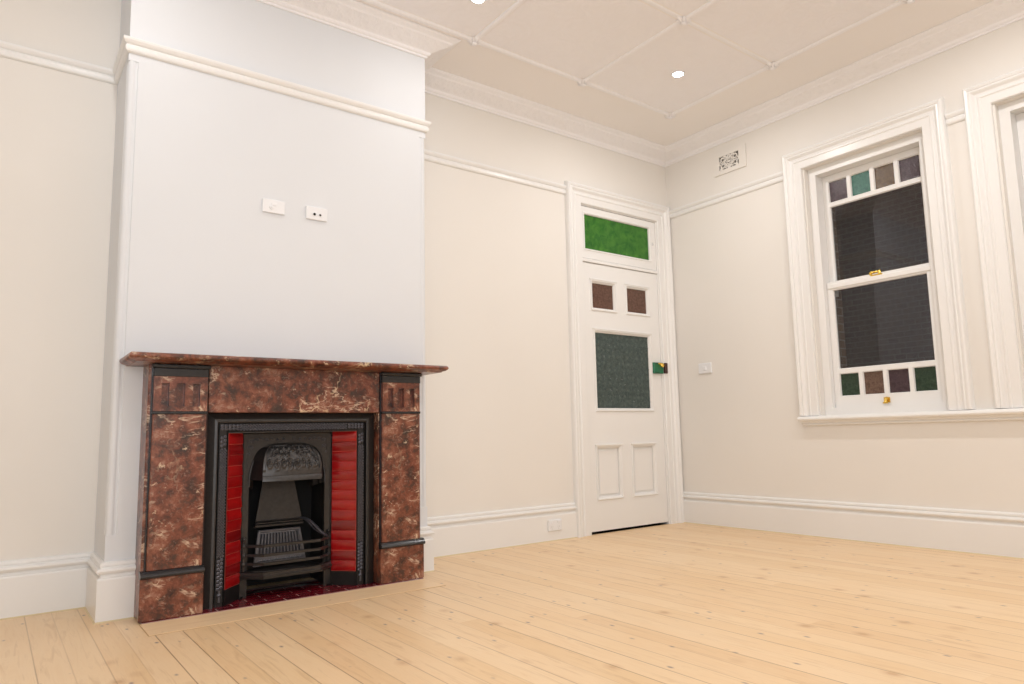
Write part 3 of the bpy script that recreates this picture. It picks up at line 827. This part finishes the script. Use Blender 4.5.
# splayed tile cheeks
PY = -.430
for s in (-1, 1):
    A = Vector((XC+s*.363, -.552)); B = Vector((XC+s*.258, PY-.006))
    d = (B-A); L_ = d.length; d.normalize(); nrm = Vector((-d.y, d.x))
    if nrm.y > 0: nrm = -nrm      # towards the room
    def Q(u, z, o): p = A+d*u+nrm*o; return (p.x, p.y, z)
    bk = MB(); bk.add([Q(-.004,Z0,-.004),Q(L_+.004,Z0,-.004),Q(L_+.004,.905,-.004),Q(-.004,.905,-.004),Q(-.004,Z0,-.014),Q(L_+.004,Z0,-.014),Q(L_+.004,.905,-.014),Q(-.004,.905,-.014)],
                      [(0,1,2,3),(7,6,5,4),(0,4,5,1),(1,5,6,2),(2,6,7,3),(3,7,4,0)])
    # black skirting plate below the tiles
    bk.add([Q(0,Z0,.004),Q(L_,Z0,.004),Q(L_,.088,.004),Q(0,.088,.004),Q(0,Z0,-.004),Q(L_,Z0,-.004),Q(L_,.088,-.004),Q(0,.088,-.004)],
           [(0,1,2,3),(7,6,5,4),(0,4,5,1),(1,5,6,2),(2,6,7,3),(3,7,4,0)])
    bk.build('cheek_plate', M['iron_dark'], ri)
    z = .090; tt = .0575; tc = MB(); random.seed(11+s)
    while z < .89:
        za_, zb_ = z+.0008, min(z+tt-.0008, .897)
        t0, t1 = random.uniform(-.0034,.0034), random.uniform(-.0006,.0010)
        g = .004
        f0, f1 = .0060+t0+t1, .0060-t0+t1
        rowsv = []
        for (zz, o) in ((za_, -.003), (za_+.001, f0-.0015), (za_+.004, f0), ((za_+zb_)/2, (f0+f1)/2+.0008), (zb_-.004, f1), (zb_-.001, f1-.0015), (zb_, -.003)):
            rowsv.append([Q(u, zz, o) for u in (.003, .006, L_*.5, L_-.006, L_-.003)])
        tc.grid(rowsv)
        z += tt
    tc.build('tile_cheek', M['tile'], ri, smooth=True, angle=40)
    bk2 = MB().add([Q(.001,.088,.0018),Q(L_-.001,.088,.0018),Q(L_-.001,.897,.0018),Q(.001,.897,.0018)],[(0,1,2,3)]); bk2.build('tile_joints', M['grout'], ri)
# soffit between frame and arch panel
MB().prism([(XC-.37,-.552),(XC+.37,-.552),(XC+.26,PY),(XC-.26,PY)], XYZ, .897, .905).build('soffit_plate', M['iron'], ri)
# arched centre panel
half = [(.2155,Z0),(.2155,.60),(.2145,.66),(.206,.705),(.192,.742),(.172,.776),(.148,.802),(.120,.820),(.09,.829),(.045,.832)]
archpts = [(XC-a, z) for a, z in half]+[(XC, .8325)]+[(XC+a, z) for a, z in half[::-1]]
outer = []
for i, (x, z) in enumerate(archpts):
    a = x-XC
    if z <= .66: outer.append((XC+math.copysign(.260, a), z))
    elif z < .79: 
        t = (z-.66)/(.13); outer.append((XC+math.copysign(.260, a), .66+t*(.90-.66)))
    else: outer.append((XC+a/.172*.260 if abs(a) < .172 else XC+math.copysign(.26, a), .90))
ap = MB(); n_ = len(archpts)
y0p, y1p = PY, PY+.022
V = [(x,y0p,z) for x, z in archpts]+[(x,y0p,z) for x, z in outer]+[(x,y1p,z) for x, z in archpts]+[(x,y1p,z) for x, z in outer]
F = []
for i in range(n_-1):
    F += [(i, i+1, n_+i+1, n_+i), (2*n_+i+1, 2*n_+i, 3*n_+i, 3*n_+i+1), (i+1, i, 2*n_+i, 2*n_+i+1), (n_+i, n_+i+1, 3*n_+i+1, 3*n_+i)]
F += [(0, n_, 3*n_, 2*n_), (n_-1, 3*n_-1, 4*n_-1, 2*n_-1)]
ap.add(V, F)
apo = ap.build('arch_panel', M['iron'], ri)
# rim bead, panel border, low scroll relief on the spandrels
rb = MB().tube([(x, PY-.003, z) for x, z in archpts[1:-1]], .0055, 8)
rb.sweep([(XC-.250,.31),(XC-.250,.893),(XC+.250,.893),(XC+.250,.31)], [(-.003,0),(-.003,.004),(0,.006),(.003,.004),(.003,0)], lambda a, b, h: (a, PY-h, b))
rb.sweep([(XC-.226,.66),(XC-.226,.870),(XC+.226,.870),(XC+.226,.66)], [(-.002,0),(-.002,.003),(.002,.003),(.002,0)], lambda a, b, h: (a, PY-h, b))
rb.build('arch_bead', M['iron'], apo, smooth=True)
random.seed(3)
def spiral(m, cx, cz, r0, turns, sgn, y, r=.003, squash=1):
    pts = []
    for k in range(int(16*turns)+1):
        a = k/16*2*pi; rr = r0*(1-k/(16*turns)*.85); pts.append((cx+sgn*rr*cos(a), y, cz+rr*sin(a)*squash))
    m.tube(pts, r, 6)
for s in (-1, 1):
    sr = MB()
    for (a, z, r_) in ((.205,.850,.013),(.178,.858,.011),(.208,.815,.013),(.150,.862,.009),(.222,.780,.008),(.122,.857,.010),(.095,.862,.008),(.065,.856,.009),(.03,.86,.009)):
        if a < .15 and z < .856: z = .856
        spiral(sr, XC+s*a, z, r_, 1.6, s, PY-.001, .0022)
    sr.build('spandrel_scrolls', M['iron_band'], apo)
# inner ornate moulding receding behind the arch
im = MB(); rows_ = []
for (sc_, yy_) in ((1.0, PY+.020), (.93, PY+.035), (.90, PY+.055), (.80, PY+.075), (.76, PY+.105)):
    rows_.append([(XC+(x-XC)*sc_, yy_, Z0+.40+(z-Z0-.40)*(.5+sc_/2)) for x, z in archpts[1:-1]])
im.grid(rows_)
for i, p in enumerate(archpts[3:-3]):
    for sc_, yy_ in ((.955, PY+.028), (.87, PY+.058)):
        im.lathe((XC+(p[0]-XC)*sc_, yy_, Z0+.40+(p[1]-Z0-.40)*(.5+sc_/2)), [(.001,-.008),(.007,-.005),(.009,0)], 'y', 8)
im.build('inner_moulding', M['iron_dark'], ri)
# hood
hd = MB(); nu, nv = 120, 56
def hood_pt(u, v, off=0):      # u -1..1 across, v 0 bottom..1 top
    t = v*pi/2
    z = .634+.185*sin(t)**.9; y = -.528+.088*(1-cos(t))**1.2
    w_ = .166-.072*(1-cos(t))**1.3
    x = XC+u*w_
    yy = y+.020*u*u*(1-.3*v)
    nv_ = Vector((.15*u, -cos(t)-.15, sin(t)*.7)).normalized()
    return (x+nv_.x*off, yy+nv_.y*off, z+nv_.z*off)
def relief(u, v):
    if v < .16: return 0
    a = abs(u)
    if a > .93 or v > .97: return .006
    if a > .90: return .0
    X_ = a*3.4; Y_ = v*3.0
    f = 0
    for (cx, cy, k) in ((.45,.85,1),(1.15,.95,-1),(1.9,.85,1),(2.7,.95,-1),(.8,1.6,-1),(1.6,1.65,1),(2.4,1.6,-1),(.4,2.3,1),(1.2,2.35,-1),(2.0,2.3,1),(2.7,2.3,1)):
        dx, dy = X_-cx, Y_-cy; rr = sqrt(dx*dx+dy*dy); th = math.atan2(dy, dx)*k
        if rr < .50: f = max(f, (.5+.5*cos(rr*26-th))*max(0, 1-(rr/.5)**3))
    if a < .16 and v > .6: f = max(f, 1-a/.16)
    return .0085*f + .002*noise.noise(Vector((u*9, v*9, 0)))
hd.grid([[hood_pt(-1+2*i/nu, j/nv, relief(-1+2*i/nu, j/nv)) for i in range(nu+1)] for j in range(nv+1)])
hd.grid([[hood_pt(-1+2*i/12, j/8, -.008) for i in range(13)] for j in range(9)])
# lip
lip = []
for i in range(25):
    u = -1+2*i/24; p = hood_pt(u, 0); lip.append((p[0], p[1]))
hd.sweep(lip, [(-.006,.628),(-.006,.655),(-.002,.659),(.003,.655),(.006,.628)], XYZ)
ho = hd.build('hood', metal('dull_cast_iron', (.055, .051, .050), .34, .4), ri, smooth=True, angle=60)
for s in (-1, 1):
    sd = MB()
    rows_ = []
    for j in range(13):
        p = hood_pt(s, j/12); pt2 = (XC+s*min(.2155, .2155-.09*(j/12)**2), PY+.01, p[2]+.004)
        rows_.append([Vector(p).lerp(Vector(pt2), q/3) for q in range(4)])
    sd.grid(rows_)
    sd.build('hood_side', M['iron_dark'], ho)
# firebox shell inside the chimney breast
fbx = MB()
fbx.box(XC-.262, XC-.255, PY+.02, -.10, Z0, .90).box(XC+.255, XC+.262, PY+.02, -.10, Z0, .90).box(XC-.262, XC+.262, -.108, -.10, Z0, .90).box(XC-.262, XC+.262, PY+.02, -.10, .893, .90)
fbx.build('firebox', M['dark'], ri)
# fireback plate (smooth, tapering) with mouldings at its foot
fb = MB()
def plate(m, w0, w1, z0, z1, ya, yb, th=.012):
    m.add([(XC-w0,ya,z0),(XC+w0,ya,z0),(XC+w1,yb,z1),(XC-w1,yb,z1),(XC-w0,ya+th,z0),(XC+w0,ya+th,z0),(XC+w1,yb+th,z1),(XC-w1,yb+th,z1)],
          [(0,1,2,3),(7,6,5,4),(0,4,5,1),(1,5,6,2),(2,6,7,3),(3,7,4,0)])
plate(fb, .134, .072, .392, .720, -.285, -.255)
for z0, z1, w_ in ((.358,.373,.141),(.376,.386,.138),(.389,.395,.136)): fb.box(XC-w_, XC+w_, -.300, -.272, z0, z1, bev=.003)
fb.build('fireback', M['iron'], ri)
rp = MB(); plate(rp, .150, .120, .146, .342, -.318, -.290)
nr = 13
for k in range(nr):
    t = (k+.5)/nr*2-1
    for (za_, zb_) in ((.200,.322),):
        f = lambda z: (z-.150)/.202
        wA, wB = .150-.030*f(za_), .150-.030*f(zb_)
        yA, yB = -.318+.028*f(za_), -.318+.028*f(zb_)
        xa_, xb_ = XC+t*wA*.88, XC+t*wB*.88; w2 = .0056
        rp.add([(xa_-w2,yA-.001,za_),(xa_+w2,yA-.001,za_),(xb_+w2*.8,yB-.001,zb_),(xb_-w2*.8,yB-.001,zb_),(xa_,yA-.014,za_),(xb_,yB-.014,zb_)], [(0,4,5,3),(4,1,2,5),(0,1,4),(3,5,2)])
for k in range(nr+4):
    t = (k+.5)/(nr+4)*2-1
    rp.lathe((XC+t*.128, -.315, .175), [(.008,0),(.007,-.006),(.001,-.008)], 'y', 6)
rp.box(XC-.122, XC+.122, -.300, -.284, .329, .342, bev=.003)
for s in (-1, 1):
    rp.add([(XC+s*.150,-.326,.146),(XC+s*.138,-.326,.146),(XC+s*.108,-.298,.340),(XC+s*.120,-.298,.340)], [(0,1,2,3)])
rp.build('ribbed_fireback', metal('grey_cast_iron', (.13,.125,.135), .35, .5), ri)
# basket: three bars, heavy bottom bar, corner posts, grate floor
gp = [(XC-.248,PY-.008),(XC-.155,-.530),(XC+.155,-.530),(XC+.248,PY-.008)]
def bar(z, hgt, dep, name, mt='iron'):
    m = MB().sweep(gp, [(-dep/2,z-hgt/2),(-dep/2,z+hgt/2),(0,z+hgt/2+.003),(dep/2,z+hgt/2),(dep/2,z-hgt/2)], XYZ)
    return m.build(name, M[mt], gr)
gr = empty('fire_basket', (XC, -.47, .11), ri)
for z in (.283, .234, .188): bar(z, .013, .010, 'fire_bar')
m = MB().sweep(gp, [(-.014,.112),(-.016,.126),(-.010,.132),(-.010,.146),(-.014,.150),(.012,.150),(.012,.112)], XYZ)
m.build('bottom_bar', M['iron'], gr)
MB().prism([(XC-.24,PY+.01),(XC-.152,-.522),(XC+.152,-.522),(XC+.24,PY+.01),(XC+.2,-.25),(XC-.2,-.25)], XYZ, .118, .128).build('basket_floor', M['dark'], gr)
for s in (-1, 1):
    po = MB(); px = XC+s*.238
    po.box(px-.008, px+.008, PY-.020, PY-.002, .105, .300, bev=.003)
    po.lathe((px, PY-.011, .300), [(.010,0),(.010,.006),(.006,.009),(.011,.018),(.008,.027),(.001,.030)], 'z', 12)
    po.box(px-.017, px+.017, PY-.018, PY-.001, .100, .150, bev=.003)
    for z in (.188,.234,.283): po.lathe((px, PY-.018, z), [(.012,0),(.012,-.006),(.006,-.010),(.001,-.011)], 'y', 10)
    po.build('basket_post', M['iron_dark' if s > 0 else 'iron'], gr, smooth=True)
    # swan neck cheek from fireback to post
    if s < 0: continue
    sn = MB(); pts = []
    for k in range(13):
        t = k/12
        x = .125+(.222-.125)*t; y = -.300+(PY-.03+.300)*t
        z = .392-.012*sin(t*pi)*-1-.095*(3*t*t-2*t**3)
        pts.append((XC+s*x, y, z))
    sn.tube(pts, [.006+.003*sin(k/12*pi) for k in range(13)], 8)
    sn.tube([(p[0], p[1]+.002, p[2]-.024*(1-abs(i/6-1))) for i, p in enumerate(pts)], .004, 8)
    sn.build('swan_neck_cheek', M['iron_band' if s > 0 else 'iron_dark'], gr, smooth=True)

# ------------------------------------------------------------------ wall plates, switch, outlet, vent
def wall_plate_n(x0, x1, z0, z1, y, name):
    return MB().box(x0, x1, y-.012, y+.0, z0, z1, bev=.004).build(name, M['plastic'])
p1 = wall_plate_n(-4.037, -3.905, 2.179, 2.262, BD, 'wall_socket_plate'); tag(p1, 'blank-looking white plate with small centre aerial socket, left of two high on the chimney breast', 'socket plate')
MB().lathe((-3.985, BD-.012, 2.212), [(.013,0),(.012,-.004),(.006,-.005),(.005,-.009),(.001,-.009)], 'y', 16).build('aerial_socket', M['plastic'], p1)
MB().box(-3.985,-3.958,BD-.015,BD-.011,2.224,2.240,bev=.001).build('socket_clip', M['plastic'], p1)
p2 = wall_plate_n(-3.780, -3.646, 2.181, 2.264, BD, 'wall_socket_plate'); tag(p2, 'white plate with two round dark sockets, right of two high on the chimney breast', 'socket plate')
for x, r_ in ((-3.729, .0085), (-3.694, .0070)):
    q = MB().lathe((x, BD-.012, 2.215), [(r_+.004,0),(r_+.004,-.003),(r_+.001,-.004)], 'y', 16)
    q.build('socket_ring', M['plastic'], p2)
    MB().lathe((x, BD-.014, 2.215), [(r_,0),(r_,-.0025),(.001,-.0025)], 'y', 16).build('socket_hole', M['dark'], p2)
sw = MB().box(-.012, 0, -.442, -.294, 1.374, 1.470, bev=.004).build('light_switch', M['plastic']); tag(sw, 'white light switch on the wall between the door and the window', 'light switch')
MB().box(-.018, -.011, -.386, -.350, 1.404, 1.440, bev=.002).build('rocker', M['plastic'], sw)
po = MB().box(-1.648, -1.508, -.044, -.0295, .080, .168, bev=.004).build('power_outlet', M['plastic']); tag(po, 'white double power outlet on the skirting left of the door', 'power outlet')
for x in (-1.612, -1.544):
    MB().box(x-.010, x+.010, -.048, -.043, .138, .156, bev=.001).build('outlet_switch', M['plastic'], po)
    MB().box(x-.009, x-.006, -.0446, -.0436, .105, .118).box(x+.006, x+.009, -.0446, -.0436, .105, .118).box(x-.0015, x+.0015, -.0446, -.0436, .092, .102).build('pin_slots', M['chrome'], po)
# fretted air vent
ve = empty('wall_air_vent', (0, -.775, 3.18)); tag(ve, 'square-edged cream wall vent with dark scrollwork holes below the cornice', 'air vent')
VY0, VY1, VZ0, VZ1 = -.950, -.600, 3.184, 3.391
V, F = panelled(VY0, VY1, VZ0, VZ1, [(VY0+.075, VY1-.060, VZ0+.040, VZ1-.040)], 0, 1)
MB().add([(-.014+.013*p[1], p[0], p[2]) for p in V], F).build('vent_frame', M['wall'], ve)
a0, a1, c0, c1 = VY0+.075, VY1-.060, VZ0+.040, VZ1-.040
MB().box(-.003, -.0005, a0, a1, c0, c1).build('vent_void', paint('vent_shadow_mesh', (.16,.15,.13), .8), ve)  # dark backing sheet painted in as the shade inside the vent holes
fr = MB(); 
def ring(m, cy, cz, r_, w_, x0=-.013, x1=-.003, seg=16, sa=0, sb=2*pi):
    n = seg; V = []
    for k in range(n+1):
        a = sa+(sb-sa)*k/n
        for rr in (r_-w_, r_+w_):
            for x in (x0, x1): V.append((x, cy+rr*cos(a), cz+rr*sin(a)))
    F = []
    for k in range(n):
        o = k*4; p = o+4
        F += [(o, o+2, p+2, p), (o+1, p+1, p+3, o+3), (o, p, p+1, o+1), (o+2, o+3, p+3, p+2)]
    m.add(V, F)
cy, cz = (a0+a1)/2, (c0+c1)/2; hw, hh = (a1-a0)/2, (c1-c0)/2
for (dy, dz, r_) in ((-.62,.45,.020),(.62,.45,.020),(-.62,-.45,.020),(.62,-.45,.020),(0,0,.026),(-.30,.0,.016),(.30,0,.016),(0,.72,.013),(0,-.72,.013),(-.86,0,.014),(.86,0,.014),(-.33,.62,.012),(.33,.62,.012),(-.33,-.62,.012),(.33,-.62,.012)):
    ring(fr, cy+dy*hw, cz+dz*hh, r_, .0058)
for k in range(4):
    a = pi/4+k*pi/2; fr.tube([(-.008, cy+cos(a)*.02, cz+sin(a)*.02), (-.008, cy+cos(a)*hw*.98, cz+sin(a)*hh*1.2*.98)], .006, 6)
for k in range(5): fr.lathe((-.008, cy+(-.8+.4*k)*hw, cz+(.88 if k%2 else -.88)*hh), [(.014,.004),(.014,-.004),(.001,-.005)], 'x', 10)
fr.lathe((-.008, cy, cz), [(.013,.004),(.013,-.004),(.001,-.006)], 'x', 10)
fr.build('fretwork', M['wall'], ve)

# ------------------------------------------------------------------ downlights
LP = [(-1.165,-1.185,'recessed round downlight glowing above the door corner'),
      (-2.935,-1.085,'recessed round downlight at the top edge, right of the chimney breast'),
      (-4.85,-1.15,'recessed downlight above the left of the fireplace'),
      (-1.165,-3.10,'recessed downlight near the window wall'),
      (-2.935,-3.10,'recessed downlight at the middle of the room'),
      (-4.85,-3.10,'recessed downlight behind and left of the viewer'),
      (-1.165,-5.0,'recessed downlight near the back right corner'),
      (-2.935,-5.0,'recessed downlight at the back of the room'),
      (-4.85,-5.0,'recessed downlight at the back left of the room')]
EN = [9.6, 3.2, 3.8, 11, 4.6, 5.4, 11, 6.5, 5.5]; FILL = 66
for (x, y, lb), en in zip(LP, EN):
    d = empty('ceiling_downlight', (x, y, CZ)); tag(d, lb, 'downlight', 'recessed downlights in the ceiling')
    MB().lathe((x,y,CZ), [(.052,-.001),(.052,-.008),(.046,-.011),(.039,-.009),(.038,-.006)], 'z', 28).build('trim_ring', M['plastic'], d, smooth=True)
    MB().lathe((x,y,CZ), [(.037,-.0092),(.037,-.0098),(.001,-.0099)], 'z', 24).build('lamp_lens', M['lamp'], d)
    L = bpy.data.lights.new('downlight_beam', 'AREA'); L.shape = 'DISK'; L.size = .075*S; L.energy = en; L.color = (1, .99, .985)
    lo = bpy.data.objects.new('downlight_beam', L); COL.objects.link(lo); lo.parent = d; lo.location = (0, 0, -.016*S)
# unseen room added beyond the opening behind the viewer to hold a fill light
nx = MB(); ya_, yb_ = RS-T-2.5, RS-T
nx.box(-8, -3, ya_-.1, ya_, 0, CZ).box(-8.1, -8, ya_, yb_, 0, CZ).box(-3, -2.9, ya_, yb_, 0, CZ).box(-8, -3, ya_, yb_, CZ, CZ+.1).box(-8, RW-T, yb_-.05, yb_, 0, CZ)
struct(nx.build('wall_next_room', M['wall']), 'pale walls of the lit room behind the viewer', 'wall')
struct(MB().box(-8, -3, ya_, yb_, -.06, -.0005).build('floor_next_room', M['strip']), 'pale floor of the room behind the viewer', 'floor')
L = bpy.data.lights.new('next_room_lamp', 'AREA'); L.shape = 'RECTANGLE'; L.size = 2.0; L.size_y = 2.2; L.energy = FILL; L.color = (.86, .93, 1)  # large cool area light, an added fill with no fixture
lo = bpy.data.objects.new('next_room_lamp', L); COL.objects.link(lo)
lo.location = Vector((-5.5, RS-T-.02, 1.45))*S
lo.rotation_euler = Vector((.16, 1, .60)).to_track_quat('-Z', 'Y').to_euler()

w = bpy.data.worlds.new('night'); SC.world = w; w.use_nodes = True
bg = w.node_tree.nodes['Background']; bg.inputs[0].default_value = (.02, .022, .03, 1); bg.inputs[1].default_value = .3

# ------------------------------------------------------------------ camera
F_, PX, PY_ = 702.2410947825279, 532.4416232441425, 348.96622316104316
yaw, pit, rol = radians(37.60471246459169), radians(6.959003769631097), radians(-1.3841575883503603)
fw = Vector((sin(yaw)*cos(pit), cos(yaw)*cos(pit), sin(pit)))
rt = Vector((cos(yaw), -sin(yaw), 0)); up = rt.cross(fw)
rt2 = rt*cos(rol)+up*sin(rol); up2 = -rt*sin(rol)+up*cos(rol)
cd = bpy.data.cameras.new('camera'); cam = bpy.data.objects.new('camera', cd); COL.objects.link(cam)
mw = Matrix((( rt2.x, up2.x, -fw.x, -5.221909815680703*S), (rt2.y, up2.y, -fw.y, -4.528612683406136*S), (rt2.z, up2.z, -fw.z, .85*S), (0,0,0,1)))
cam.matrix_world = mw
cd.sensor_width = 36; cd.lens = F_/1024*36
cd.shift_x = -(PX-512)/1024; cd.shift_y = (PY_-342)/1024
cd.clip_start = .05
SC.camera = cam
SC.view_settings.view_transform = 'Standard'; SC.view_settings.look = 'None'
SC.view_settings.gamma = 1; SC.view_settings.exposure = 0.10
SC.view_settings.use_curve_mapping = False
